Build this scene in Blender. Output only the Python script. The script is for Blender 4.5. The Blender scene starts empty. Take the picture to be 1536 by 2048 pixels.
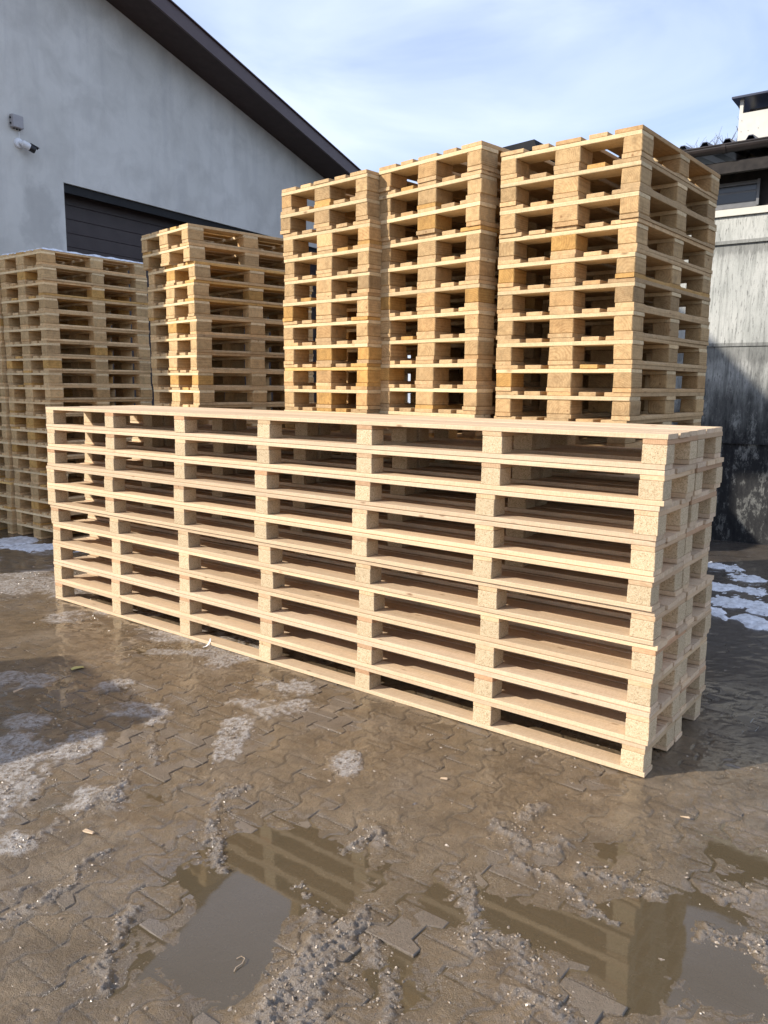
import bpy, bmesh, math, random
import numpy as np
from mathutils import Matrix, Vector
random.seed(7); rng = np.random.default_rng(11)
R = math.radians
scn = bpy.context.scene
COL = scn.collection

# ------------------------------------------------------------------ camera
PITCH, ROLL, CAMZ = 0.1583, 0.0095, 1.629
fw = Vector((0, math.cos(PITCH), -math.sin(PITCH))); upv = Vector((0, math.sin(PITCH), math.cos(PITCH))); rt = Vector((1, 0, 0))
r2 = rt*math.cos(ROLL) + upv*math.sin(ROLL); u2 = upv*math.cos(ROLL) - rt*math.sin(ROLL)
cd = bpy.data.cameras.new('camera'); cam = bpy.data.objects.new('camera', cd); COL.objects.link(cam)
cd.sensor_fit = 'VERTICAL'; cd.sensor_height = 24.0; cd.lens = 1589.6*24/2048; cd.clip_start = .05; cd.clip_end = 3000
cam.matrix_world = Matrix(((r2.x, u2.x, -fw.x, 0), (r2.y, u2.y, -fw.y, 0), (r2.z, u2.z, -fw.z, CAMZ), (0, 0, 0, 1)))
scn.camera = cam
scn.render.resolution_x = 768; scn.render.resolution_y = 1024

# ------------------------------------------------------------------ sky, sun, exposure
SUN_AZ, SUN_EL = 14.0, 28.0           # direction the light travels (from +X towards +Y), elevation
lv = Vector((math.cos(R(SUN_AZ))*math.cos(R(SUN_EL)), math.sin(R(SUN_AZ))*math.cos(R(SUN_EL)), -math.sin(R(SUN_EL))))
sd = bpy.data.lights.new('sun', 'SUN'); sd.energy = 4.3; sd.angle = R(.55); sd.color = (1, .93, .83)
sun = bpy.data.objects.new('sun', sd); COL.objects.link(sun); sun.rotation_euler = lv.to_track_quat('-Z', 'Y').to_euler(); sun.location = (-20, -5, 15)
W = bpy.data.worlds.new('World'); scn.world = W; W.use_nodes = True
wt = W.node_tree; wt.nodes.clear()
def wn(t, **k):
    n = wt.nodes.new(t)
    for a, b in k.items(): setattr(n, a, b)
    return n
sky = wn('ShaderNodeTexSky'); sky.sky_type = 'NISHITA'; sky.sun_disc = False; sky.sun_elevation = R(SUN_EL)
tosun = -lv; sky.sun_rotation = math.atan2(tosun.x, tosun.y); sky.air_density = 1.0; sky.dust_density = .6; sky.ozone_density = 1.6
geo = wn('ShaderNodeTexCoord'); mp = wn('ShaderNodeMapping'); mp.inputs['Scale'].default_value = (1.5, 2.6, 5.0); mp.inputs['Rotation'].default_value = (0.25, .45, .5)
nz = wn('ShaderNodeTexNoise'); nz.inputs['Scale'].default_value = 1.5; nz.inputs['Detail'].default_value = 6; nz.inputs['Roughness'].default_value = .52; nz.inputs['Distortion'].default_value = .6
rp = wn('ShaderNodeValToRGB'); rp.color_ramp.elements[0].position = .40; rp.color_ramp.elements[1].position = .64
rp.color_ramp.elements[0].color = (.36, .36, .36, 1); rp.color_ramp.elements[1].color = (.95, .95, .95, 1)
mx = wn('ShaderNodeMix', data_type='RGBA'); mx.inputs['B'].default_value = (4.5, 5.15, 6.95, 1)
bg = wn('ShaderNodeBackground'); bg.inputs['Strength'].default_value = .13
out = wn('ShaderNodeOutputWorld')
wl = wt.links.new
wl(geo.outputs['Generated'], mp.inputs[0]); wl(mp.outputs[0], nz.inputs['Vector']); wl(nz.outputs['Fac'], rp.inputs[0]); wl(rp.outputs[0], mx.inputs['Factor'])
wl(sky.outputs[0], mx.inputs['A']); wl(mx.outputs['Result'], bg.inputs[0]); wl(bg.outputs[0], out.inputs[0])
vs = scn.view_settings; vs.view_transform = 'Standard'; vs.look = 'None'; vs.gamma = 1; vs.exposure = .64; vs.use_curve_mapping = False

# ------------------------------------------------------------------ helpers
def tag(o, label=None, cat=None, group=None, kind=None):
    if label: o['label'] = label
    if cat: o['category'] = cat
    if group: o['group'] = group
    if kind: o['kind'] = kind
    return o
def empty(name, loc=(0, 0, 0), rz=0, **k):
    o = bpy.data.objects.new(name, None); COL.objects.link(o); o.location = loc; o.rotation_euler = (0, 0, rz); o.empty_display_size = .1
    return tag(o, **k)
def link(name, me, mat=None, parent=None, loc=(0, 0, 0), rot=(0, 0, 0), **k):
    o = bpy.data.objects.new(name, me); COL.objects.link(o); o.location = loc; o.rotation_euler = rot
    if mat and not me.materials: me.materials.append(mat)
    if parent: o.parent = parent
    return tag(o, **k)
def mesh_from(name, verts, faces, smooth=False):
    me = bpy.data.meshes.new(name); me.from_pydata([tuple(v) for v in verts], [], faces); me.update()
    if smooth: me.polygons.foreach_set('use_smooth', [True]*len(me.polygons))
    return me
def np_mesh(name, V, F, smooth=True):
    me = bpy.data.meshes.new(name); V = np.asarray(V, np.float32); F = np.asarray(F, np.int32); k = F.shape[1]
    me.vertices.add(len(V)); me.vertices.foreach_set('co', V.ravel())
    me.loops.add(F.size); me.loops.foreach_set('vertex_index', F.ravel())
    me.polygons.add(len(F)); me.polygons.foreach_set('loop_start', np.arange(0, F.size, k, dtype=np.int32))
    try: me.polygons.foreach_set('loop_total', np.full(len(F), k, np.int32))
    except Exception: pass
    me.polygons.foreach_set('use_smooth', np.full(len(F), smooth)); me.update(calc_edges=True); me.validate()
    return me
_bc = {}
def box_mesh(lx, ly, lz, bev=.002, jit=0, var=0, mat=None):
    key = (round(lx, 4), round(ly, 4), round(lz, 4), bev, var, mat.name if mat else '')
    if key in _bc: return _bc[key]
    bm = bmesh.new(); bmesh.ops.create_cube(bm, size=1)
    rr = random.Random(hash(key[:3]) % 9973 + var*31)
    for v in bm.verts:
        v.co.x *= lx; v.co.y *= ly; v.co.z *= lz
        if jit: v.co += Vector((rr.uniform(-jit, jit), rr.uniform(-jit, jit), rr.uniform(-jit*.4, jit*.4)))
    if bev: bmesh.ops.bevel(bm, geom=bm.edges[:], offset=bev, segments=1, affect='EDGES')
    me = bpy.data.meshes.new('box'); bm.to_mesh(me); bm.free()
    if mat: me.materials.append(mat)
    _bc[key] = me
    return me
def bx(name, c, d, mat, parent=None, rot=(0, 0, 0), bev=.003, **k):
    return link(name, box_mesh(*d, bev=bev, mat=mat), None, parent, c, rot, **k)
def tube(path, rad, seg=8, closed_ends=True):
    V = []; F = []; n = len(path); P = [Vector(p) for p in path]
    for i, p in enumerate(P):
        t = (P[min(i+1, n-1)]-P[max(i-1, 0)]).normalized(); a = t.orthogonal().normalized(); b = t.cross(a)
        r = rad[i] if hasattr(rad, '__len__') else rad
        for j in range(seg):
            th = 2*math.pi*j/seg; V.append(p + a*math.cos(th)*r + b*math.sin(th)*r)
    for i in range(n-1):
        for j in range(seg): F.append((i*seg+j, i*seg+(j+1) % seg, (i+1)*seg+(j+1) % seg, (i+1)*seg+j))
    if closed_ends: F.append(tuple(range(seg-1, -1, -1))); F.append(tuple(range((n-1)*seg, n*seg)))
    return V, F
ORD = ['topmost', 'second', 'third', 'fourth', 'fifth', 'sixth', 'seventh', 'eighth', 'ninth', 'tenth', 'eleventh', 'twelfth', 'thirteenth',
       'fourteenth', 'fifteenth', 'sixteenth', 'seventeenth', 'eighteenth', 'nineteenth', 'bottom']

# numpy noise
def _hash(ix, iy, s):
    h = (ix.astype(np.int64)*374761393 + iy.astype(np.int64)*668265263 + s*974634777) & 0x7fffffff
    h = ((h ^ (h >> 13))*1274126177) & 0x7fffffff
    return ((h ^ (h >> 16)) & 0xffff)/65535.0
def vnoise(x, y, s=0):
    ix = np.floor(x); iy = np.floor(y); fx = x-ix; fy = y-iy
    fx = fx*fx*fx*(fx*(fx*6-15)+10); fy = fy*fy*fy*(fy*(fy*6-15)+10)
    a = _hash(ix, iy, s); b = _hash(ix+1, iy, s); c = _hash(ix, iy+1, s); d = _hash(ix+1, iy+1, s)
    return (a+(b-a)*fx)*(1-fy) + (c+(d-c)*fx)*fy
def fbm(x, y, oct=4, s=0, gain=.5):
    t = 0; a = 1; n = 0
    for o in range(oct):
        t = t + a*vnoise(x*2**o + o*17.3, y*2**o - o*9.1, s+o); n += a; a *= gain
    return t/n                      # 0..1
def sstep(a, b, x):
    t = np.clip((x-a)/(b-a), 0, 1); return t*t*(3-2*t)

# ------------------------------------------------------------------ materials
class M:
    """small node-graph helper"""
    def __init__(s, name, rough=.7, spec=.3):
        s.m = bpy.data.materials.new(name); s.m.use_nodes = True; s.t = s.m.node_tree; s.b = s.t.nodes['Principled BSDF']
        s.b.inputs['Roughness'].default_value = rough; s.b.inputs['Specular IOR Level'].default_value = spec
        s.tc = s.n('ShaderNodeTexCoord')
    def n(s, t, ins=None, **k):
        n = s.t.nodes.new(t)
        for a, b in k.items(): setattr(n, a, b)
        for a, b in (ins or {}).items(): s.set(n, a, b)
        return n
    def set(s, n, a, b):
        if hasattr(b, 'is_output') or isinstance(b, bpy.types.NodeSocket): s.t.links.new(b, n.inputs[a])
        else: n.inputs[a].default_value = b
    def noise(s, vec, scale, detail=4, rough=.55, dist=0):
        return s.n('ShaderNodeTexNoise', {'Vector': vec, 'Scale': scale, 'Detail': detail, 'Roughness': rough, 'Distortion': dist}).outputs['Fac']
    def ramp(s, fac, stops, interp='LINEAR'):
        r = s.n('ShaderNodeValToRGB', {0: fac}); cr = r.color_ramp; cr.interpolation = interp
        while len(cr.elements) < len(stops): cr.elements.new(.5)
        for e, (p, c) in zip(cr.elements, stops):
            e.position = p; e.color = (c, c, c, 1) if not hasattr(c, '__len__') else (*c, 1)
        return r.outputs[0]
    def mix(s, f, a, b, mode='MIX'):
        n = s.n('ShaderNodeMix', data_type='RGBA', blend_type=mode)
        for k, v in (('Factor', f), ('A', a), ('B', b)):
            if isinstance(v, tuple) and len(v) == 3: v = (*v, 1)
            i = {'Factor': 0, 'A': 6, 'B': 7}[k]
            if isinstance(v, bpy.types.NodeSocket): s.t.links.new(v, n.inputs[i])
            else: n.inputs[i].default_value = v
        return n.outputs[2]
    def math(s, op, a, b=0.0, c=None):
        n = s.n('ShaderNodeMath', operation=op); s.set(n, 0, a); s.set(n, 1, b)
        if c is not None: s.set(n, 2, c)
        return n.outputs[0]
    def vmul(s, v, k): return s.n('ShaderNodeVectorMath', {0: v, 1: k}, operation='MULTIPLY').outputs[0]
    def vadd(s, v, k): return s.n('ShaderNodeVectorMath', {0: v, 1: k}, operation='ADD').outputs[0]
    def bump(s, h, st=.3, dist=.002):
        n = s.n('ShaderNodeBump', {'Height': h, 'Strength': st, 'Distance': dist}); s.t.links.new(n.outputs[0], s.b.inputs['Normal'])
    def col(s, c): s.set(s.b, 'Base Color', c)
    def attr(s, a): return s.n('ShaderNodeAttribute', attribute_name=a).outputs['Fac']

def wood_mat(name, ca, cb, ringc, ringamt=.35, grain=1.0, knot=True, dirt=0):
    m = M(name, .78, .18)
    oi = m.n('ShaderNodeObjectInfo'); rnd = oi.outputs['Random']
    off = m.n('ShaderNodeCombineXYZ', {0: m.math('MULTIPLY', rnd, 37.0), 1: m.math('MULTIPLY_ADD', m.math('FRACT', m.math('MULTIPLY', rnd, 17.13)), .16, -.08),
                                       2: m.math('MULTIPLY_ADD', m.math('FRACT', m.math('MULTIPLY', rnd, 71.7)), .14, -.02)}).outputs[0]
    p = m.vadd(m.tc.outputs['Object'], off)
    warp = m.noise(m.vmul(p, (1.6, 9, 9)), 1.0, 2)
    yz = m.vmul(p, (0.0, 1, 1)); r = m.n('ShaderNodeVectorMath', {0: yz}, operation='LENGTH').outputs['Value']
    ring = m.math('SINE', m.math('ADD', m.math('MULTIPLY', r, m.math('MULTIPLY_ADD', m.math('FRACT', m.math('MULTIPLY', rnd, 29.3)), 420.0, 300.0)), m.math('MULTIPLY', warp, 14.0)))
    ring = m.math('MULTIPLY_ADD', ring, .5, .5)
    st = m.noise(m.vmul(p, (2.2, 130, 130)), 1.0, 4, .6)
    blot = m.noise(m.vmul(p, (2.5, 14, 14)), 1.0, 3)
    f = m.math('ADD', m.math('MULTIPLY', st, .6*grain), m.math('MULTIPLY', blot, .55))
    c = m.mix(m.ramp(f, [(.3, 0.0), (.8, 1.0)]), ca, cb)
    c = m.mix(m.math('MULTIPLY', m.math('MULTIPLY', m.math('POWER', ring, 2.0), m.ramp(m.noise(m.vmul(p, (3, 16, 16)), 1.0, 3), [(.3, .1), (.7, 1.0)])), ringamt), c, ringc)
    if knot:
        vo = m.n('ShaderNodeTexVoronoi', {'Vector': m.vmul(p, (4.0, 11, 11)), 'Scale': 1.0, 'Randomness': 1.0}).outputs['Distance']
        kn = m.ramp(vo, [(.035, 1.0), (.1, 0.0)])
        c = m.mix(m.math('MULTIPLY', kn, .75), c, (.16, .075, .03))
    saw = m.noise(m.vmul(p, (330, 45, 45)), 1.0, 4, .7)
    c = m.mix(m.ramp(saw, [(.36, .34), (.52, 0.0)]), c, ringc)
    c = m.mix(m.ramp(saw, [(.55, 0.0), (.72, .30)]), c, tuple(min(.86, v*1.18) for v in ca))
    if dirt:
        c = m.mix(m.ramp(m.noise(m.vmul(p, (9, 9, 9)), 2.2, 6, .72), [(.46, 0.0), (.70, dirt)]), c, tuple(v*.42 for v in cb))
        c = m.mix(m.ramp(m.noise(m.vmul(p, (16, 60, 60)), 3.0, 4, .7), [(.55, 0.0), (.72, dirt)]), c, tuple(v*.5 for v in cb))
    val = m.math('MULTIPLY_ADD', m.math('FRACT', m.math('MULTIPLY', rnd, 5.31)), .26, .86)
    c = m.mix(1.0, c, oi.outputs['Color'], 'MULTIPLY')
    vv = m.n('ShaderNodeCombineColor', {0: val, 1: val, 2: val}).outputs[0]
    c = m.mix(1.0, c, vv, 'MULTIPLY')
    m.col(c)
    fine = m.noise(m.vmul(p, (40, 260, 260)), 1.0, 3, .7)
    m.bump(m.math('ADD', m.math('ADD', m.math('MULTIPLY', st, .6), m.math('MULTIPLY', fine, .5)), m.math('MULTIPLY', saw, .9)), .7, .0028)
    return m.m
MW_NEW = wood_mat('fresh_spruce', (.73, .56, .375), (.60, .435, .275), (.45, .295, .165), .26, dirt=.16)
MW_END = wood_mat('spruce_cross_board', (.56, .37, .225), (.47, .29, .165), (.34, .19, .095), .45)
MW_EUR = wood_mat('pallet_spruce', (.59, .42, .23), (.47, .31, .155), (.33, .19, .082), .35, dirt=.45)
MW_STR = wood_mat('pale_cross_board', (.70, .555, .335), (.59, .44, .25), (.42, .28, .14), .25, dirt=.3)
MW_BLK = wood_mat('pallet_block_wood', (.53, .365, .185), (.42, .275, .13), (.25, .14, .058), .55, .9, dirt=.55)
def chip_mat():
    m = M('pressed_chip_block', .85, .15)
    oi = m.n('ShaderNodeObjectInfo'); p = m.vadd(m.tc.outputs['Object'], m.n('ShaderNodeCombineXYZ', {0: m.math('MULTIPLY', oi.outputs['Random'], 23.0)}).outputs[0])
    w = m.vadd(p, m.vmul(m.n('ShaderNodeTexNoise', {'Vector': p, 'Scale': 160.0}).outputs['Color'], (.006, .006, .006)))
    v = m.n('ShaderNodeTexVoronoi', {'Vector': w, 'Scale': 300.0}); v2 = m.n('ShaderNodeTexVoronoi', {'Vector': m.vmul(w, (1, 1.6, .7)), 'Scale': 120.0})
    sp = m.n('ShaderNodeSeparateColor', {0: v.outputs['Color']}).outputs[0]; sp2 = m.n('ShaderNodeSeparateColor', {0: v2.outputs['Color']}).outputs[0]
    c = m.ramp(sp, [(0, (.30, .21, .12)), (.2, (.46, .345, .21)), (.6, (.56, .43, .275)), (1, (.65, .52, .35))])
    c = m.mix(m.ramp(sp2, [(.55, 0.0), (.9, .5)]), c, (.62, .48, .31))
    c = m.mix(1.0, c, oi.outputs['Color'], 'MULTIPLY'); m.col(c)
    m.bump(m.math('ADD', v.outputs['Distance'], m.noise(p, 300, 2)), .6, .002)
    return m.m
MCHIP = chip_mat()
def simple(name, c1, c2, rough=.6, scale=6, spec=.3, bump=0, metal=0, coord='Object', det=5):
    m = M(name, rough, spec); f = m.noise(m.tc.outputs[coord], scale, det, .6)
    m.col(m.mix(m.ramp(f, [(.3, 0.0), (.7, 1.0)]), c1, c2)); m.b.inputs['Metallic'].default_value = metal
    if bump: m.bump(m.noise(m.tc.outputs[coord], scale*8, 4), .4, bump)
    return m.m

# ================================================================== THE YARD
AYAW = 0.9218                                   # axis of the paving and of the long stack
ca_, sa_ = math.cos(AYAW), math.sin(AYAW)
PUD= [(-0.42, 2.19, 0.13, 0.29, 1.2), (-0.53, 2.5, 0.22, 0.16, 1), (-0.25, 2.62, 0.2, 0.13, 0.9), (-0.1, 2.39, 0.18, 0.2, 1), (-0.32, 2.34, 0.15, 0.1, 0.9), (-0.93, 2.92, 0.09, 0.13, 0.9), (0.0, 1.99, 0.11, 0.11, 1), (0.32, 2.32, 0.21, 0.16, 0.9), (0.83, 2.52, 0.16, 0.28, 0.9), (0.98, 2.1, 0.21, 0.26, 1.3), (0.67, 2.04, 0.11, 0.22, 1), (0.19, 1.92, 0.15, 0.13, 1), (1.28, 2.62, 0.2, 0.22, 0.9), (-2.0, 5.15, 0.3, 0.15, 0.7), (-1.26, 2.92, 0.11, 0.13, 0.7), (-1.31, 4.71, 0.25, 0.13, 0.5), (-1.84, 3.72, 0.22, 0.18, 0.5), (-0.67, 2.08, 0.12, 0.12, 0.4), (-0.38, 2.79, 0.11, 0.09, 0.4), (0.54, 2.16, 0.17, 0.16, 0.8), (1.51, 3.13, 0.17, 0.11, 0.4), (-0.75, 1.91, 0.16, 0.07, 0.5)]
ICE= [(-1.65, 3.34, 0.13, 0.17, 1), (-1.48, 2.95, 0.11, 0.27, 1), (-1.3, 2.6, 0.09, 0.09, 0.8), (-1.36, 3.4, 0.09, 0.14, 1), (-1.18, 2.92, 0.07, 0.13, 0.8), (-1.06, 2.96, 0.05, 0.08, 0.8), (-0.69, 3.43, 0.08, 0.22, 0.95), (-0.15, 3.22, 0.08, 0.12, 1), (-0.14, 3.3, 0.04, 0.05, 0.8), (-2.9, 6.35, 0.36, 0.46, 0.8), (-2.38, 6.05, 0.23, 0.27, 0.7), (-2.19, 5.38, 0.21, 0.12, 0.7), (-1.46, 5.12, 0.27, 0.11, 0.6), (-0.9, 4.63, 0.27, 0.13, 0.7), (-1.33, 4.67, 0.18, 0.07, 0.6), (-2.03, 4.19, 0.27, 0.15, 0.7), (-1.72, 3.66, 0.12, 0.09, 0.8), (-1.47, 4.09, 0.11, 0.09, 0.7), (-1.3, 3.8, 0.13, 0.09, 0.6), (-1.14, 3.68, 0.15, 0.09, 0.4), (-0.48, 4.12, 0.11, 0.07, 0.5), (0.48, 3.39, 0.08, 0.06, 0.45), (0.66, 3.29, 0.06, 0.05, 0.5), (0.79, 3.2, 0.04, 0.04, 0.4)]
RID= [([(-1.08, 2.98), (-1.14, 2.84), (-1.21, 2.65)], 0.027, 0.8), ([(-0.53, 3.01), (-0.64, 2.93), (-0.61, 2.71), (-0.54, 2.48)], 0.029, 1), ([(-0.95, 2.54), (-1.01, 2.41), (-1.08, 2.23), (-1.15, 2.18)], 0.018, 1), ([(-0.79, 2.25), (-0.79, 2.08), (-0.76, 1.9)], 0.023, 1), ([(-0.25, 2.41), (-0.21, 2.24)], 0.034, 1), ([(-0.04, 2.26), (-0.15, 2.1), (-0.27, 1.94), (-0.31, 1.81)], 0.041, 1.2), ([(-0.17, 2.03), (-0.2, 1.82)], 0.077, 1), ([(-0.13, 2.59), (-0.02, 2.72), (0.01, 2.63)], 0.037, 0.9), ([(0.61, 2.86), (0.55, 2.8)], 0.042, 0.9), ([(0.45, 2.77), (0.5, 2.6), (0.64, 2.64)], 0.043, 0.8), ([(0.26, 2.47), (0.29, 2.35), (0.29, 2.09)], 0.042, 0.9), ([(0.47, 2.56), (0.59, 2.39), (0.74, 2.22)], 0.023, 1), ([(0.69, 2.47), (0.88, 2.36)], 0.042, 0.8), ([(0.3, 2.16), (0.42, 2.14), (0.46, 1.98)], 0.051, 0.8), ([(0.98, 2.17), (1.11, 2.15), (1.09, 2.0)], 0.033, 0.9), ([(-0.59, 2.62), (-0.54, 2.48)], 0.034, 1.2), ([(-0.04, 2.13), (0.03, 1.97), (0.02, 1.82)], 0.031, 0.8), ([(1.11, 2.36), (1.28, 2.39)], 0.033, 0.6), ([(0.35, 1.92), (0.48, 1.82)], 0.039, 0.8), ([(-1.1, 3.21), (-1.07, 3.04)], 0.037, 0.9), ([(-1.09, 3.51), (-0.97, 3.22)], 0.026, 0.8), ([(-1.01, 2.85), (-1.07, 2.92)], 0.029, 0.8), ([(-0.46, 3.09), (-0.4, 2.93)], 0.02, 0.5), ([(-1.17, 2.33), (-1.21, 2.3)], 0.032, 0.7), ([(-0.8, 3.17), (-0.82, 2.92)], 0.02, 0.4), ([(0.07, 2.79), (0.12, 2.63)], 0.018, 0.4)]
SNOW_R= [(3.14, 7.15, 0.12, 0.25, 1), (3.16, 6.68, 0.13, 0.14, 0.9), (2.79, 6.4, 0.11, 0.2, 1), (3.01, 6.25, 0.1, 0.16, 0.9), (2.71, 5.94, 0.2, 0.14, 1), (2.44, 5.66, 0.04, 0.18, 1), (2.63, 5.36, 0.11, 0.14, 1), (2.8, 5.67, 0.09, 0.11, 0.9), (2.58, 5.48, 0.07, 0.06, 0.8)]
SNOW_L= [(-3.83, 7.99, 0.25, 0.26, 0.85), (-3.44, 7.68, 0.19, 0.21, 0.85), (-3.28, 7.76, 0.15, 0.19, 0.6), (-2.94, 7.54, 0.14, 0.11, 0.5)]

def gauss(x, y, L):
    t = 0
    for q in L:
        cx, cy, rx, ry = q[:4]; a = q[4] if len(q) > 4 else 1
        d = ((x-cx)/rx)**2 + ((y-cy)/ry)**2
        t = t + a*np.exp(-d**1.3*.7)
    return np.clip(t, 0, 1.25)
def yard_level(x, y):
    w = .06*(fbm(x*4, y*4, 3, 5)-.5); w2 = .06*(fbm(x*4, y*4, 3, 9)-.5)
    pu = gauss(x+w*2, y+w2*2, PUD)
    return .0052 + .011*(fbm(x*1.5, y*1.5, 4, 3)-.5) - .0115*pu, pu
def tw(u):                                       # zig-zag flank of the pavers
    d = np.abs(((u+.1) % .2)-.1); return np.clip((.05-d)/.02, -1, 1)
PW, PA = .14, .0225
def joint_dist(x, y):
    u = x*ca_+y*sa_; v = -x*sa_+y*ca_
    b = np.floor(v/PW); odd = (b % 2)*.1
    bound = (b+.5)*PW + PA*tw(u-odd); d1 = np.abs(v-bound)*.8
    c = np.where(v < bound, b, b+1); o2 = (c % 2)*.1
    d2 = np.abs(((u-o2+.1) % .2)-.1)
    return np.minimum(d1, d2)
def ridge_field(x, y):
    t = np.zeros_like(x); wx = x+.13*(fbm(x*8, y*8, 4, 21, .65)-.5); wy = y+.13*(fbm(x*8, y*8, 4, 22, .65)-.5)
    for pl, w, h in RID:
        xs = [q[0] for q in pl]; ys = [q[1] for q in pl]; m = .25
        sel = (x > min(xs)-m) & (x < max(xs)+m) & (y > min(ys)-m) & (y < max(ys)+m)
        if not sel.any(): continue
        px, py = wx[sel], wy[sel]; best = np.full(px.shape, 9.)
        for (x0, y0), (x1, y1) in zip(pl[:-1], pl[1:]):
            dx, dy = x1-x0, y1-y0; k = np.clip(((px-x0)*dx+(py-y0)*dy)/(dx*dx+dy*dy), 0, 1)
            best = np.minimum(best, np.hypot(px-x0-k*dx, py-y0-k*dy))
        t[sel] = np.maximum(t[sel], h*np.exp(-(best/w)**2))
    return t*sstep(.22, .6, fbm(x*7, y*7, 3, 25)+.12)
def mud_surface(x, y):
    U, pu = yard_level(x, y)
    rd = ridge_field(x, y)
    wa = x+.04*(fbm(x*12, y*12, 3, 41)-.5); wb = y+.04*(fbm(x*12, y*12, 3, 42)-.5)
    ic = gauss(wa, wb, ICE)
    reg = sstep(3.2, 3.9, y)*sstep(.6, -.4, x+.25*(y-4)) if 0 else sstep(3.3, 4.0, y)*(1-sstep(-.6, .3, x+.35*(y-4.2)))
    ic = np.clip(ic + .7*reg*sstep(.45, .72, fbm(x*2.2, y*3.6, 4, 57)), 0, 1.1)
    lump = fbm(x*3.2, y*3.2, 4, 61); fine = fbm(x*46, y*46, 3, 71, .75); mid = fbm(x*11, y*11, 3, 81)
    T = .0018 + .016*(lump-.47) + .005*(mid-.5)
    T = np.where(T > 0, T*.7, T*.35-.0008)
    hp = -.0055*(1-sstep(.0005, .0065, joint_dist(x, y)))*(.35+1.1*fbm(x*5, y*5, 2, 15))
    follow = 1-.8*sstep(.001, .007, T)
    rough = .0020 + .0020*sstep(.45, .65, lump) + .0016*np.clip(ic, 0, 1)
    gran = fbm(x*85, y*85, 2, 91, .7)
    icn = sstep(.40, .66, np.clip(ic, 0, 1.1)*(.1+.8*fbm(x*9, y*9, 3, 33)+.95*fbm(x*34, y*34, 3, 35, .65)))
    z = U + hp*follow*(1-.6*icn) + T*(1-.2*np.clip(pu, 0, 1)) + .0085*(fbm(x*6, y*6, 5, 19, .66)-.5) + rough*(fine-.5)*1.7*(1-.3*np.clip(pu, 0, 1)) + .0055*icn*(.4+.9*gran)
    z = z + rd*(.004 + .026*(gran-.22)*(.3+fine))
    rmask = sstep(.25, .7, rd*(.35+1.0*gran))
    jn = np.exp(-(joint_dist(x, y)/.0045)**2)*follow*(.25+fbm(x*6, y*6, 3, 17))*(1-icn)
    return z, icn, rmask, np.clip(jn, 0, 1)
WATER_Z = -.0035

def ground_mat(name, kind):
    m = M(name, .6, .5); P = m.n('ShaderNodeNewGeometry').outputs['Position']
    big = m.noise(P, 1.3, 5, .6); mid = m.noise(P, 7, 6, .62); fine = m.noise(P, 60, 5, .65); grit = m.noise(P, 240, 4, .75); sand = m.noise(P, 120, 4, .75)
    if kind == 'paver':
        base = m.mix(m.ramp(mid, [(.3, 0.0), (.7, 1.0)]), (.160, .120, .080), (.205, .160, .113))
        oi = m.n('ShaderNodeObjectInfo').outputs['Random']
        base = m.mix(m.math('MULTIPLY', oi, .35), base, (.125, .096, .067))
    else:
        base = m.mix(m.ramp(big, [(.35, 0.0), (.65, 1.0)]), (.190, .128, .064), (.205, .146, .084))
        base = m.mix(m.ramp(mid, [(.40, 0.0), (.62, .9)]), base, (.112, .073, .034)); dry = m.ramp(m.noise(P, 2.6, 6, .7, .5), [(.50, 0.0), (.70, .6)]); base = m.mix(dry, base, (.235, .182, .124))
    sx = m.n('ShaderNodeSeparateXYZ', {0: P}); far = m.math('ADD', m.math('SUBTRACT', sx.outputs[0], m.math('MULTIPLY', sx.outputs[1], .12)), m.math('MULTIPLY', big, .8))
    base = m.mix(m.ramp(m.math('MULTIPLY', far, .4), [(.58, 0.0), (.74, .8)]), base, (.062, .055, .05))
    base = m.mix(m.ramp(grit, [(.52, .0), (.72, .6)]), base, (.31, .25, .185)); base = m.mix(m.ramp(sand, [(.32, .5), (.46, .0)]), base, (.085, .062, .04))
    base = m.mix(m.ramp(fine, [(.30, .4), (.48, .0)]), base, (.075, .057, .04))
    rough = m.math('MULTIPLY_ADD', mid, .6, .1)
    if kind != 'paver': rough = m.math('ADD', rough, m.math('MULTIPLY', dry, .25))
    if kind == 'mud':
        base = m.mix(m.math('MULTIPLY', m.attr('joint'), .75), base, (.05, .037, .024)); ice = m.attr('ice'); rid = m.attr('ridge'); wet = m.attr('wet')
        icc = m.mix(m.ramp(fine, [(.35, 0.0), (.65, 1.0)]), (.30, .26, .22), (.54, .50, .46))
        ice = m.math('MULTIPLY', ice, m.ramp(m.noise(P, 38, 7, .72), [(.40, .12), (.54, 1.0)])); base = m.mix(m.math('MULTIPLY', ice, .9), base, icc)
        rc = m.mix(m.ramp(grit, [(.35, 0.0), (.68, 1.0)]), (.13, .095, .062), (.36, .305, .245))
        base = m.mix(m.math('MULTIPLY', rid, .75), base, rc)
        base = m.mix(m.math('MULTIPLY', wet, .45), base, (.10, .073, .043))
        rough = m.math('SUBTRACT', rough, m.math('MULTIPLY', wet, .2))
        rough = m.mix(m.math('MULTIPLY', ice, .6), rough, (.45, .45, .45))
    m.col(base); m.set(m.b, 'Roughness', rough)
    film = m.ramp(m.noise(P, 1.7, 5, .6, .4), [(.44, 1.0), (.64, .25)])
    if kind == 'mud': film = m.math('MAXIMUM', m.math('MULTIPLY', film, m.math('SUBTRACT', 1.0, m.math('MULTIPLY', ice, .8))), m.math('MULTIPLY', wet, .9))
    m.set(m.b, 'Coat Weight', film); m.b.inputs['Coat Roughness'].default_value = .065; m.b.inputs['Coat IOR'].default_value = 1.4
    m.bump(m.math('ADD', m.math('MULTIPLY', fine, .9), m.math('ADD', m.math('MULTIPLY', sand, .9), m.math('MULTIPLY', grit, .7))), .9, .0055)
    return m.m
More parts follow.
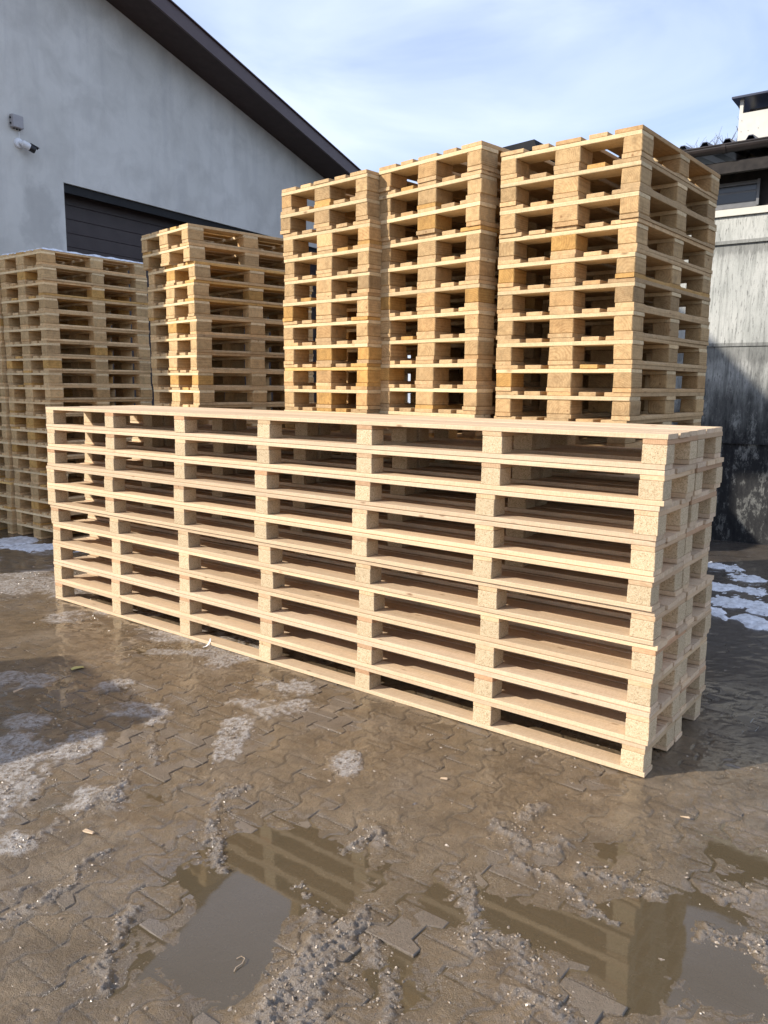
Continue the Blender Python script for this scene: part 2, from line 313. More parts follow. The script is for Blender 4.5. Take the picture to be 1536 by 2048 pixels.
MUD = ground_mat('wet_mud', 'mud'); PAV = ground_mat('muddy_concrete_paver', 'paver'); EARTH = ground_mat('yard_bedding', 'earth')

# far ground, one sheet to the horizon
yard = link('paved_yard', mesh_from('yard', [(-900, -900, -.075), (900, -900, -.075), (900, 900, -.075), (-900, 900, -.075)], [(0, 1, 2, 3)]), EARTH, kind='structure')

# pavers
def paver_mesh():
    def ring(ins, z):
        k = ins; w, n = PW/2+PA, PW/2-PA
        pts = [(-.1+k, -(w-k)), (-.06-k*.4, -(w-k)), (-.04-k*.4, -(n-k)), (.04+k*.4, -(n-k)), (.06+k*.4, -(w-k)), (.1-k, -(w-k))]
        pts = pts + [(-a, -b) for a, b in pts]
        return [(a, b, z) for a, b in pts]
    V = ring(.005, 0) + ring(.0025, -.003) + ring(.003, -.06); F = [tuple(range(12))]
    for l in (0, 12):
        for i in range(12): F.append((l+i, l+12+i, l+12+(i+1) % 12, l+(i+1) % 12))
    return V, F
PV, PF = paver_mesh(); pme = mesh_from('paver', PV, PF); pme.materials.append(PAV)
cells = []
for c in range(-70, 90):
    for k in range(-60, 80):
        u = .2*k + .1*(c % 2) + .1; v = c*PW
        x = u*ca_-v*sa_; y = u*sa_+v*ca_
        if 1.2 < y < 10.5 and abs(x) < .62*y+.7 and abs(x) < 5.5: cells.append((x, y))
cells.sort(key=lambda q: math.hypot(q[0], q[1]) + (10 if abs(q[0]) > .52*q[1]+.12 or q[1] < 1.65 else 0))
cx = np.array([q[0] for q in cells]); cy = np.array([q[1] for q in cells])
lz, lpu = yard_level(cx, cy); gx = (yard_level(cx+.05, cy)[0]-yard_level(cx-.05, cy)[0])/.1; gy = (yard_level(cx, cy+.05)[0]-yard_level(cx, cy-.05)[0])/.1
restV = []; restF = []; PVn = np.array(PV)
for i, (x, y) in enumerate(cells):
    tx = gx[i]+rng.normal(0, .006); ty = gy[i]+rng.normal(0, .006); zz = lz[i]-.0016-.0035*min(1, lpu[i]*1.3)+rng.normal(0, .0007)
    if i < 300:
        o = link('paver', pme, None, yard, (x, y, zz))
        nrm = Vector((-tx, -ty, 1)).normalized(); o.rotation_mode = 'QUATERNION'
        o.rotation_quaternion = Vector((0, 0, 1)).rotation_difference(nrm) @ Matrix.Rotation(AYAW, 3, 'Z').to_quaternion()
    else:
        X = x+PVn[:, 0]*ca_-PVn[:, 1]*sa_; Y = y+PVn[:, 0]*sa_+PVn[:, 1]*ca_
        Z = zz+PVn[:, 2]+tx*(X-x)+ty*(Y-y); b = len(restV)*36
        restV.append(np.stack([X, Y, Z], 1)); restF += [tuple(b+j for j in f) for f in PF]
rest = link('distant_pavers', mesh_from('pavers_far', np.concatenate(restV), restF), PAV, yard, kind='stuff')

# mud lying over the pavers
xs = [0.0]; st = .006
while xs[-1] < 5.6:
    if xs[-1] > 1.35: st = min(st*1.022, .05)
    xs.append(xs[-1]+st)
xs = np.array([-v for v in xs[:0:-1]] + xs)
ys = [1.35]
while ys[-1] < 10.6: ys.append(ys[-1]+.0029*ys[-1])
ys = np.array(ys)
GX, GY = np.meshgrid(xs, ys)
MZ, ICN, RMK, PUM = mud_surface(GX.ravel(), GY.ravel())
nx, ny = len(xs), len(ys)
i0 = (np.arange(ny-1)[:, None]*nx+np.arange(nx-1)[None, :]).ravel()
cxm = GX.ravel(); cym = GY.ravel()
ok = np.abs(cxm[i0]) < .62*cym[i0]+.5
i0 = i0[ok]
FQ = np.stack([i0, i0+1, i0+nx+1, i0+nx], 1)
used = np.unique(FQ); remap = np.full(nx*ny, -1, np.int64); remap[used] = np.arange(len(used))
mud_me = np_mesh('mud', np.stack([cxm[used], cym[used], MZ[used]], 1), remap[FQ])
for nm, arr in (('ice', ICN), ('ridge', RMK), ('joint', PUM), ('wet', sstep(.010, -.001, MZ-WATER_Z) if 0 else 1-sstep(0, .010, MZ-WATER_Z))):
    a = mud_me.attributes.new(nm, 'FLOAT', 'POINT'); a.data.foreach_set('value', np.ascontiguousarray(arr[used], np.float32))
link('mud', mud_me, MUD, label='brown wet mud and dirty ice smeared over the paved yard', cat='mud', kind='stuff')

# standing water
wm = bpy.data.materials.new('puddle_water'); wm.use_nodes = True; t = wm.node_tree; t.nodes.clear()
o_ = t.nodes.new('ShaderNodeOutputMaterial'); mixs = t.nodes.new('ShaderNodeMixShader'); tr = t.nodes.new('ShaderNodeBsdfTransparent'); gl = t.nodes.new('ShaderNodeBsdfGlossy'); fr = t.nodes.new('ShaderNodeFresnel')
tr.inputs[0].default_value = (.80, .74, .64, 1); gl.inputs['Roughness'].default_value = .035; gl.inputs[0].default_value = (1, 1, 1, 1); fr.inputs[0].default_value = 1.52
nb = t.nodes.new('ShaderNodeTexNoise'); nb.inputs['Scale'].default_value = 9; nb.inputs['Detail'].default_value = 2; tg = t.nodes.new('ShaderNodeNewGeometry')
bu = t.nodes.new('ShaderNodeBump'); bu.inputs['Strength'].default_value = .06; bu.inputs['Distance'].default_value = .004
L = t.links.new; L(tg.outputs['Position'], nb.inputs['Vector']); L(nb.outputs['Fac'], bu.inputs['Height']); L(bu.outputs[0], gl.inputs['Normal']); L(bu.outputs[0], fr.inputs['Normal'])
df = t.nodes.new('ShaderNodeBsdfDiffuse'); df.inputs[0].default_value = (.20, .150, .085, 1); m2 = t.nodes.new('ShaderNodeMixShader'); m2.inputs[0].default_value = .40
L(tr.outputs[0], m2.inputs[1]); L(df.outputs[0], m2.inputs[2])
L(fr.outputs[0], mixs.inputs[0]); L(m2.outputs[0], mixs.inputs[1]); L(gl.outputs[0], mixs.inputs[2]); L(mixs.outputs[0], o_.inputs[0])
link('puddle_water', mesh_from('water', [(-5, 1.36, WATER_Z), (5, 1.36, WATER_Z), (5, 6.3, WATER_Z), (-5, 6.3, WATER_Z)], [(0, 1, 2, 3)]), wm, kind='structure')

# crumbs of slush
ico = bmesh.new(); bmesh.ops.create_icosphere(ico, subdivisions=1, radius=1); IV = np.array([v.co[:] for v in ico.verts]); IF = np.array([[v.index for v in f.verts] for f in ico.faces]); ico.free()
pts = []
for pl, w, h in RID:
    for (x0, y0), (x1, y1) in zip(pl[:-1], pl[1:]):
        n = int(math.hypot(x1-x0, y1-y0)*w*8500*h)+6
        k = rng.random(n); pts += [(x0+(x1-x0)*a+rng.normal(0, w*1.15), y0+(y1-y0)*a+rng.normal(0, w*1.15), abs(rng.normal(.0015, .0016))+.0008) for a in k]
for q in ICE:
    n = int(q[2]*q[3]*5200*q[4]); pts += [(q[0]+rng.normal(0, q[2]*.7), q[1]+rng.normal(0, q[3]*.7), abs(rng.normal(.0022, .0018))+.001) for _ in range(n)]
for _ in range(900):
    y = 1.7+3.6*rng.random()**1.3; pts.append((rng.uniform(-.6, .6)*y, y, abs(rng.normal(.0018, .0014))+.0009))
pts = np.array(pts); pz = mud_surface(pts[:, 0], pts[:, 1])[0]
def scatter(P, Z, flat=.75):
    n = len(P); J = IV[None]*(1+.45*rng.standard_normal((n, len(IV), 1)).clip(-1, 1)); s = P[:, 2][:, None, None]
    an = rng.random(n)*6.28; c, s_ = np.cos(an)[:, None], np.sin(an)[:, None]; el = (1+.7*rng.random(n))[:, None]
    X = J[..., 0]*el; Y = J[..., 1]; X, Y = X*c-Y*s_, X*s_+Y*c
    V = np.stack([X*s[..., 0]+P[:, 0][:, None], Y*s[..., 0]+P[:, 1][:, None], J[..., 2]*s[..., 0]*flat+Z[:, None]+P[:, 2][:, None]*.0], -1)
    F = IF[None]+(np.arange(n)*len(IV))[:, None, None]
    return V.reshape(-1, 3), F.reshape(-1, 3)
mi = M('dirty_slush_ice', .28, .5); P = mi.n('ShaderNodeNewGeometry').outputs['Position']
mi.col(mi.mix(mi.ramp(mi.noise(P, 90, 3), [(.40, 0.0), (.70, 1.0)]), (.17, .122, .078), (.44, .375, .30)))
SLUSH = mi.m
V, F = scatter(pts, pz)
link('slush_crumbs', np_mesh('slush', V, F, False), SLUSH, label='grey crumbs of slush and ice strewn over the mud', cat='slush', kind='stuff')

# thin snow left on the ground
ms = M('snow', .65, .3); P = ms.n('ShaderNodeNewGeometry').outputs['Position']
ms.col(ms.mix(ms.ramp(ms.noise(P, 25, 4), [(.3, 0.0), (.6, 1.0)]), (.50, .51, .53), (.80, .82, .85))); ms.bump(ms.noise(P, 90, 4), .5, .006); SNOW = ms.m
def snow_patch(L, x0, x1, y0, y1, step, label, thr=.42):
    gx_, gy_ = np.meshgrid(np.arange(x0, x1, step), np.arange(y0, y1, step)); X = gx_.ravel(); Y = gy_.ravel()
    wa = X+.12*(fbm(X*6, Y*6, 3, 51)-.5); wb = Y+.22*(fbm(X*6, Y*6, 3, 52)-.5)
    f = gauss(wa, wb, L)*(-.35+1.5*fbm(X*6, Y*8, 4, 53, .6)+1.05*fbm(X*26, Y*30, 3, 58, .7))
    zz = mud_surface(X, Y)[0]; Z = zz + .016*(sstep(thr-.10, thr+.35, f)-.22) + .004*fbm(X*30, Y*30, 2, 54)*sstep(thr, thr+.1, f)
    n, k = gx_.shape; i = (np.arange(n-1)[:, None]*k+np.arange(k-1)[None]).ravel(); keep = f[i] > thr-.25; i = i[keep]
    return link('snow', np_mesh('snow', np.stack([X, Y, Z], 1), np.stack([i, i+1, i+k+1, i+k], 1)), SNOW, label=label, cat='snow', kind='stuff')
snow_patch(SNOW_R, 2.1, 3.9, 5.0, 7.7, .014, 'ragged patches of melting snow on the paving before the shed')
snow_patch(SNOW_L, -4.6, -2.6, 6.9, 8.6, .018, 'thin snow lying at the foot of the left pallet stacks')

# ================================================================== PALLETS
OCHRE = (1.0, .86, .56, 1); GREY = (.86, .86, .88, 1); RED = (1.0, .93, .85, 1); PALE = (1.14, 1.12, 1.1, 1)
def tint(rr, ochre, grey=.06):
    t = rr.random(); v = rr.uniform(.93, 1.06)
    c = OCHRE if t < ochre else GREY if t < ochre+grey else RED if t < ochre+grey+.1 else PALE if t < ochre+grey+.2 else (1, 1, 1, 1)
    return (c[0]*v, c[1]*v, c[2]*v, 1)
# standard pallet: x along 1.2 m, y along 0.8 m
DY = [(.0, .145), (.18625, .1), (.3275, .145), (.51375, .1), (.655, .145)]
SX = [(.0, .145), (.5275, .145), (1.055, .145)]
BY = [(.0, .1), (.3275, .145), (.7, .1)]
def std_parts():
    L = []
    for y, w in DY: L.append(('deck_board', (1.2, w, .022), (.6, y+w/2, .133), 0, MW_EUR))
    for x, w in SX: L.append(('cross_board', (.8, w, .0216), (x+w/2, .4, .111), R(90), MW_STR))
    for x, w in SX:
        for y, h in BY: L.append(('block', (.145, h, .0776), (x+w/2, y+h/2, .061), 0, MW_BLK))
    for y, h in BY: L.append(('bottom_board', (1.2, h, .0216), (.6, y+h/2, .011), 0, MW_EUR))
    return L
STD = std_parts()
def chamfered_bottom(h, var):
    key = ('cb', h, var)
    if key in _bc: return _bc[key]
    # runner with its upper edges chamfered between the blocks
    V = []; F = []; S = [-.6, -.455, -.425, -.105, -.075, .075, .105, .425, .455, .6]; C = [0, 0, 1, 1, 0, 0, 1, 1, 0, 0]
    for s, c in zip(S, C):
        k = .014*c+.001
        V += [(s, -h/2, -.0108), (s, -h/2, .0108-k*.8), (s, -h/2+k, .0108), (s, h/2-k, .0108), (s, h/2, .0108-k*.8), (s, h/2, -.0108)]
    for i in range(len(S)-1):
        for j in range(6): F.append((i*6+j, (i+1)*6+j, (i+1)*6+(j+1) % 6, i*6+(j+1) % 6))
    F.append((0, 1, 2, 3, 4, 5)); n = (len(S)-1)*6; F.append((n+5, n+4, n+3, n+2, n+1, n))
    me = mesh_from('runner', V, F); me.materials.append(MW_EUR)
    bm = bmesh.new(); bm.from_mesh(me); bmesh.ops.recalc_face_normals(bm, faces=bm.faces); bm.to_mesh(me); bm.free()
    _bc[key] = me; return me
def std_pallet(loc, rz, sc, rr, ochre, label, group, shade_lift=1):
    e = empty('pallet', loc, rz, label=label, cat='pallet', group=group); e.scale = (sc, sc, sc)
    for nm, d, p, r, mat in STD:
        if nm == 'bottom_board': me = chamfered_bottom(round(d[1], 4), 0)
        else: me = box_mesh(*d, bev=.0022 if nm != 'block' else .004, jit=.0012 if nm != 'block' else .0016, var=rr.randrange(4), mat=mat)
        j = rr.uniform(-.004, .004)
        o = link(nm, me, None, e, (p[0]+(j if nm != 'block' else j*.8), p[1]+rr.uniform(-.003, .003), p[2]), (0, 0, r+rr.uniform(-.004, .004)))
        if rr.random() < .5 and nm != 'bottom_board': o.rotation_euler[2] += math.pi
        o.color = tint(rr, ochre*(1.25 if nm == 'block' else .9 if nm in ('deck_board', 'bottom_board') else .3), .1 if nm == 'block' else .04)
        if shade_lift != 1: o.color = (o.color[0]*shade_lift, o.color[1]*shade_lift*1.02, o.color[2]*shade_lift*1.04, 1)  # wood colour raised to stand in for fill light on the left stacks
    return e
def std_stack(x, y, yaw, sc, n, ochre, where, group, seed, jx=.008, extra=None, drift=(0, 0), zpit=None, shade_lift=1):
    rr = random.Random(seed); H = .144*sc+.0002 if zpit is None else zpit
    c, s = math.cos(yaw), math.sin(yaw); dx = dy = 0
    for k in range(n):                                   # k = 0 bottom
        top = n-1-k
        if rr.random() < .35 or k == 0: dx, dy = rr.uniform(-jx, jx), rr.uniform(-jx, jx)
        a = rr.uniform(-.004, .004)+dx; b = rr.uniform(-.004, .004)+dy
        ex, ey = (extra or {}).get(top, (0, 0)); f = k/(n-1)
        pos = (x+a*c-b*s+ex+drift[0]*f, y+a*s+b*c+ey+drift[1]*f, .0095+k*H)
        w = ORD[top] + (' from the top' if 0 < top < n-1 else '') if n == 20 else (ORD[top] + (' from the top' if 0 < top < n-1 else '') if top < n-1 else 'bottom')
        std_pallet(pos, yaw+rr.uniform(-.006, .006), sc, rr, ochre, f'wooden pallet, {w} of the {where}', group, shade_lift)
    return H*n
std_stack(1.268, 4.158, .8887, 1.0045, 20, .035, 'tallest looking stack at right beside the shed', 'pallets in the stack beside the shed', 5, drift=(-.010, .0))
std_stack(.5107*1.025, 4.5424*1.025, .7752, 1.025, 20, .13, 'middle one of the three tall sunlit stacks', 'pallets in the middle sunlit stack', 14)
std_stack(-.1107*1.015, 5.0685*1.015, .8329, 1.015, 20, .17, 'left one of the three tall sunlit stacks', 'pallets in the left sunlit stack', 23)
std_stack(-1.543, 6.6223, .7515, .999, 20, .07, 'stack standing before the garage door', 'pallets in the stack before the garage door', 32, shade_lift=1.18, extra={0: (-.047, -.015), 1: (-.045, -.01)})
std_stack(-3.3099, 7.9297, .9203, 1.0, 20, .12, 'snow topped stack at left', 'pallets in the snow topped stack', 41, shade_lift=1.45)
bxs, bys = -math.sin(.9203), math.cos(.9203)
std_stack(-3.3099+.83*bxs-.03*math.cos(.92), 7.9297+.83*bys-.03*math.sin(.92), .925, 1.0, 20, .1, 'stack cut off by the left edge', 'pallets in the stack at the left edge', 50, shade_lift=1.45)
# a low stack just outside the left of the view, its shadow falls into the yard
std_stack(-3.70, 3.06, 2.34, 1.0, 10, .1, 'low stack outside the left edge', 'pallets in the low stack outside the view', 63)

# snow on the top deck of the left stack
V = []; F = []
c1, s1 = math.cos(.9203), math.sin(.9203); ztop = .0095+20*.1442
for y0, w in DY:
    nxs, nys = 60, 9
    b = len(V)
    for i in range(nxs+1):
        for j in range(nys+1):
            a = 1.2*i/nxs; q = y0-.004+(w+.008)*j/nys
            ed = 1 if 0 < j < nys and 0 < i < nxs else 0
            nn = float(fbm(np.array([a*14+y0*9]), np.array([q*14]), 3, 77)[0])
            V.append((-3.3099+a*c1-q*s1, 7.9297+a*s1+q*c1, ztop + (.004+.022*nn if ed else -.004)))
    for i in range(nxs):
        for j in range(nys): F.append((b+i*(nys+1)+j, b+(i+1)*(nys+1)+j, b+(i+1)*(nys+1)+j+1, b+i*(nys+1)+j+1))
link('snow', mesh_from('deck_snow', V, F, True), SNOW, label='thin layer of snow on top of the left pallet stack', cat='snow', kind='stuff')

# long narrow pallets, two side by side in each of ten layers; local x along the length, y towards the back
LP_L, LP_W, HB = 4.5084, .405, .144
def lt(rr):
    v = rr.uniform(.9, 1.07); k = rr.uniform(-.04, .04); return (v*(1+k*.3), v, v*(1-k), 1)
def long_board(w, th, var):
    key = ('lb', w, th, var)
    if key in _bc: return _bc[key]
    r = random.Random(var*77+int(w*1e4)); n = 8; V = []; F = []; ph = r.uniform(0, 6.28); am = r.uniform(.0005, .0035); ph2 = r.uniform(0, 6.28)
    for i in range(n+1):
        x = -LP_L/2+LP_L*i/n; dy = am*math.sin(i/n*4.2+ph)+r.uniform(-.0012, .0012); dz = -.0006+.0006*math.sin(i/n*5+ph2); b_ = .0018
        y0, y1, z0, z1 = -w/2+dy+r.uniform(-.0008, .0008), w/2+dy+r.uniform(-.0008, .0008), -th/2+r.uniform(0, .0006), th/2+dz
        V += [(x, y0+b_, z0), (x, y1-b_, z0), (x, y1, z0+b_), (x, y1, z1-b_), (x, y1-b_, z1), (x, y0+b_, z1), (x, y0, z1-b_), (x, y0, z0+b_)]
    for i in range(n):
        for j in range(8): F.append((i*8+j, i*8+(j+1) % 8, i*8+8+(j+1) % 8, i*8+8+j))
    F += [tuple(range(7, -1, -1)), tuple(range(n*8, n*8+8))]
    me = mesh_from('long_board', V, F); me.materials.append(MW_NEW)
    bm = bmesh.new(); bm.from_mesh(me); bmesh.ops.recalc_face_normals(bm, faces=bm.faces); bm.to_mesh(me); bm.free()
    _bc[key] = me; return me
def long_pallet(loc, rz, rr, label, group, k, back):
    e = empty('long_pallet', loc, rz, label=label, cat='pallet', group=group)
    ws = [.128, .128, .128]; g = (LP_W-sum(ws))/2; y = 0
    for i, w in enumerate(ws):
        o = link('deck_board', long_board(w, .0216, rr.randrange(9)), None, e, (LP_L/2+rr.uniform(-.006, .006), y+w/2, .133), (0, 0, math.pi if rr.random() < .5 else 0)); y += w+g
        o.color = lt(rr)
    for c in range(7):
        x = .05+c*(LP_L-.1)/6+(rr.uniform(-.008, .008) if 0 < c < 6 else 0)
        o = link('cross_board', box_mesh(LP_W-.004, .1, .0214, bev=.002, jit=.001, var=rr.randrange(3), mat=MW_END), None, e, (x, LP_W/2, .1112), (0, 0, R(90)))
        o.color = rr.choice([(1, 1, 1, 1), (1.12, 1.22, 1.25, 1), (1.15, 1.3, 1.3, 1), (.98, .92, .88, 1), (1.2, 1.35, 1.4, 1), (1.2, 1.35, 1.4, 1)])
        for yy in (.05, LP_W-.05):
            o = link('block', box_mesh(.1, .098, .0776, bev=.002, jit=.001, var=rr.randrange(4), mat=MCHIP), None, e, (x+rr.uniform(-.003, .003), yy+rr.uniform(-.002, .002), .061), (0, 0, rr.choice([0, math.pi])+rr.uniform(-.025, .025)))
            v = rr.uniform(.9, 1.08); o.color = (v, v, v*.98, 1)
    for yy in (.05, LP_W-.05):
        o = link('bottom_board', long_board(.1, .0214, rr.randrange(9)), None, e, (LP_L/2+rr.uniform(-.005, .005), yy, .0111), (0, 0, math.pi if rr.random() < .5 else 0))
        o.color = lt(rr)
    return e
FX, FY, FYAW = 1.1079, 3.1245, .9218
rr = random.Random(3)
OFFB = [0, 0, .014, .018, .018, 0, -.006, 0, -.004, .006]; OFFA = [.003, .006, .004, -.005, -.009, .002, .002, 0, -.004, 0]
ca, sa = math.cos(FYAW), math.sin(FYAW)
for k in range(10):                 # k = 0 topmost
    for back in (0, 1):
        b = OFFB[k] + (rr.uniform(-.005, .005) if back else rr.uniform(-.002, .002)); a = OFFA[k] + back*(LP_W+.006+rr.uniform(0, .008)) + rr.uniform(-.002, .002)
        if back and k in (0, 2): a += .006
        # local x = +b direction (to the far left), local y = +a : x axis = (-sa, ca); needs a mirrored frame -> start at far end
        ox = FX + a*ca - b*sa; oy = FY + a*sa + b*ca
        # place with local x pointing from the far left end back to the right end, local y towards the back
        farx = ox - LP_L*sa; fary = oy + LP_L*ca
        w = ORD[k] + (' from the top' if 0 < k < 9 else '') if k < 9 else 'bottom'
        long_pallet((farx, fary, .0085+(9-k)*.1441), FYAW-math.pi/2+rr.uniform(-.0012, .0012), rr, f'long new pallet, {w}, in the {"back" if back else "front"} half of the long low stack',
                    f'long pallets in the {"back" if back else "front"} half of the low stack', k, back)

# ================================================================== BUILDINGS
# plaster building with the garage door: s runs along its gable wall, q sticks out of the wall towards the yard
WY = R(59.5); ws, wc = math.sin(WY), math.cos(WY)
def wp(s, q, z): return Vector((s*wc - (9.0-q)*ws, s*ws + (9.0-q)*wc, z))
mp_ = M('grey_plaster', .9, .15); P = mp_.n('ShaderNodeNewGeometry').outputs['Position']
big = mp_.noise(P, .55, 6, .6, .8); mid = mp_.noise(P, 2.6, 6, .6, .4); fine = mp_.noise(P, 40, 4, .6)
c = mp_.mix(mp_.ramp(big, [(.3, 0.0), (.7, 1.0)]), (.61, .595, .545), (.74, .72, .67))
c = mp_.mix(mp_.ramp(mid, [(.42, 0.0), (.66, .55)]), c, (.50, .485, .445))
strk = mp_.noise(mp_.vmul(P, (3.0, 3.0, .35)), 1.6, 5, .6); c = mp_.mix(mp_.ramp(strk, [(.5, 0.0), (.8, .35)]), c, (.40, .40, .395))
# a darker repaired patch above the door corner
d = mp_.n('ShaderNodeVectorMath', {0: mp_.vadd(P, tuple(-v for v in wp(6.75, 0, 3.62))), 1: (0, 0, 0)}, operation='ADD').outputs[0]
dd = mp_.n('ShaderNodeVectorMath', {0: mp_.vmul(d, (2.2, 2.2, 1.5))}, operation='LENGTH').outputs['Value']
dd = mp_.math('ADD', dd, mp_.math('MULTIPLY', mp_.noise(P, 3.5, 5), 1.4))
c = mp_.mix(mp_.ramp(dd, [(1.25, .0), (1.5, .0)]) if 0 else mp_.ramp(mp_.math('MULTIPLY', dd, .5), [(.60, .38), (.70, 0.0)]), c, (.38, .37, .345))
mp_.col(c); mp_.bump(mp_.math('ADD', mp_.math('MULTIPLY', mid, 1.5), fine), .5, .006); PLASTER = mp_.m
BROWN = simple('dark_brown_sheet_metal', (.075, .046, .046), (.095, .062, .06), .42, 3, .4)
SOFF = simple('dark_brown_soffit', (.045, .028, .025), (.06, .04, .036), .6, 9, .3)
DOORM = simple('dark_brown_door_panel', (.045, .032, .03), (.06, .045, .042), .5, 5, .35, bump=.0006)
RUB = simple('black_rubber_seal', (.012, .012, .013), (.02, .02, .02), .7, 8)

hall = empty('plaster_building', wp(1.75, 0, 0), 0, label='grey plastered building with a sloping brown roof and a garage door', cat='building')
def hp_(o): o.parent = hall; o.matrix_parent_inverse = Matrix.Translation(-hall.location); return o
S0, S1, D0, D1, DZ = 1.3, 13.9, 7.12, 13.4, 4.153
RIDGE = 3.9
def rz_(s): return min(6.607-.229*(s-7.93), 6.607-.229*(RIDGE-7.93)+.235*(s-RIDGE))                 # underside of the verge along the wall
V = []; F = []
def quad(*pts):
    b = len(V); V.extend(pts); F.append(tuple(range(b, b+len(pts))))
quad(wp(S0, 0, -.1), wp(D0, 0, -.1), wp(D0, 0, DZ), wp(D0, 0, rz_(D0)+.05), wp(RIDGE, 0, rz_(RIDGE)+.05), wp(S0, 0, rz_(S0)+.05))
quad(wp(D0, 0, DZ), wp(D1, 0, DZ), wp(D1, 0, rz_(D1)+.05), wp(D0, 0, rz_(D0)+.05))
quad(wp(D1, 0, -.1), wp(S1, 0, -.1), wp(S1, 0, rz_(S1)+.05), wp(D1, 0, rz_(D1)+.05), wp(D1, 0, DZ))
quad(wp(D0, 0, DZ), wp(D0, -.32, DZ), wp(D1, -.32, DZ), wp(D1, 0, DZ))       # reveals
quad(wp(D0, 0, -.1), wp(D0, -.32, -.1), wp(D0, -.32, DZ), wp(D0, 0, DZ))
quad(wp(D1, 0, -.1), wp(D1, 0, DZ), wp(D1, -.32, DZ), wp(D1, -.32, -.1))
quad(wp(S0, 0, -.1), wp(S0, 0, rz_(S0)+.05), wp(S0, -14, rz_(S0)+.05), wp(S0, -14, -.1))
quad(wp(S1, 0, -.1), wp(S1, -14, -.1), wp(S1, -14, rz_(S1)+.05), wp(S1, 0, rz_(S1)+.05))
quad(wp(S0, -14, -.1), wp(S0, -14, rz_(S0)+.05), wp(RIDGE, -14, rz_(RIDGE)+.05), wp(S1, -14, rz_(S1)+.05), wp(S1, -14, -.1))
hp_(link('wall', mesh_from('hall_wall', V, F), PLASTER))
# roof: slab with overhang, soffit and fascia
def prism(secs):
    """secs: list of rings of equal length"""
    V = [p for r in secs for p in r]; n = len(secs[0]); F = []
    for i in range(len(secs)-1):
        for j in range(n): F.append((i*n+j, i*n+(j+1) % n, (i+1)*n+(j+1) % n, (i+1)*n+j))
    F.append(tuple(range(n-1, -1, -1))); F.append(tuple(range((len(secs)-1)*n, len(secs)*n)))
    me = mesh_from('prism', V, F); bm = bmesh.new(); bm.from_mesh(me); bmesh.ops.recalc_face_normals(bm, faces=bm.faces); bm.to_mesh(me); bm.free()
    return me
RS0, RS1 = 1.0, 14.4
def slab(s, q0, q1, z0, z1): return [wp(s, q0, rz_(s)+z0), wp(s, q1, rz_(s)+z0), wp(s, q1, rz_(s)+z1), wp(s, q0, rz_(s)+z1)]
roof = hp_(link('roof', prism([slab(RS0, .575, -14.5, .012, .165), slab(RIDGE, .575, -14.5, .012, .165), slab(RS1, .575, -14.5, .012, .165)]), BROWN))
def sub(o, par): o.parent = par; o.matrix_parent_inverse = par.matrix_parent_inverse.copy() if par is not hall else Matrix.Translation(-hall.location); return o
def under(o, par):                                      # world-placed mesh under a part whose own location is zero
    o.parent = par; return o
sof = link('soffit', prism([slab(RS0+.02, .57, .004, -.006, .010), slab(RIDGE, .57, .004, -.006, .010), slab(RS1-.02, .57, .004, -.006, .010)]), SOFF); under(sof, roof)
fas = link('fascia', prism([slab(RS0, .61, .577, -.012, .185), slab(RIDGE, .61, .577, -.012, .185), slab(RS1, .61, .577, -.012, .185)]), BROWN); under(fas, roof)
trm = link('verge_trim', prism([slab(RS0-.01, .635, .45, .187, .202), slab(RIDGE, .635, .45, .187, .202), slab(RS1+.01, .635, .45, .187, .202)]), BROWN); under(trm, roof)
# garage door: slats, each its own piece, in a recess
door = hp_(link('garage_door', prism([[wp(D0+.005, -.27, 0), wp(D0+.005, -.31, 0), wp(D0+.005, -.31, DZ-.01), wp(D0+.005, -.27, DZ-.01)], [wp(D1-.005, -.27, 0), wp(D1-.005, -.31, 0), wp(D1-.005, -.31, DZ-.01), wp(D1-.005, -.27, DZ-.01)]]), RUB))
nsl = 23; hs = (DZ-.06)/nsl
for i in range(nsl):
    z0 = .03+i*hs
    bxm = box_mesh(D1-D0-.10, .028, hs-.004, bev=.003, mat=DOORM)
    p = wp((D0+D1)/2, -.253, z0+hs/2); o = link('door_slat', bxm, None, None, p, (0, 0, WY)); under(o, door)
lint = hp_(link('lintel_trim', prism([[wp(D0+.01, -.03, DZ-.11), wp(D0+.01, -.07, DZ-.11), wp(D0+.01, -.07, DZ-.004), wp(D0+.01, -.03, DZ-.004)], [wp(D1-.01, -.03, DZ-.11), wp(D1-.01, -.07, DZ-.11), wp(D1-.01, -.07, DZ-.004), wp(D1-.01, -.03, DZ-.004)]]), RUB))

# camera and junction box on the plaster wall
WHITE = simple('white_camera_plastic', (.72, .73, .74), (.8, .8, .81), .35, 20, .4); BLACK = simple('black_camera_hood', (.008, .008, .01), (.014, .014, .016), .3, 20, .5)
GREYB = simple('grey_plastic_box', (.33, .315, .32), (.39, .375, .375), .5, 20, .35)
jb = empty('junction_box', wp(6.47, 0, 4.70), WY, label='square grey junction box on the plaster wall above the security camera', cat='junction box')
bx('case', (0, -.028, 0), (.15, .052, .15), GREYB, jb, bev=.008); bx('lid', (.0, -.0615, 0), (.142, .013, .142), GREYB, jb, bev=.005)
for k in range(3): bx('cable_gland', (-.04+.04*k, -.03, -.082), (.018, .022, .014), RUB, jb, bev=.004)
for k in range(2): bx('cable_gland', (-.082, -.03, -.03+.06*k), (.014, .022, .02), RUB, jb, bev=.004)
sc = empty('security_camera', wp(6.50, 0, 4.47), WY, label='white bullet security camera with a black hood on the plaster wall', cat='camera'); sc.scale = (.8, .8, .8)
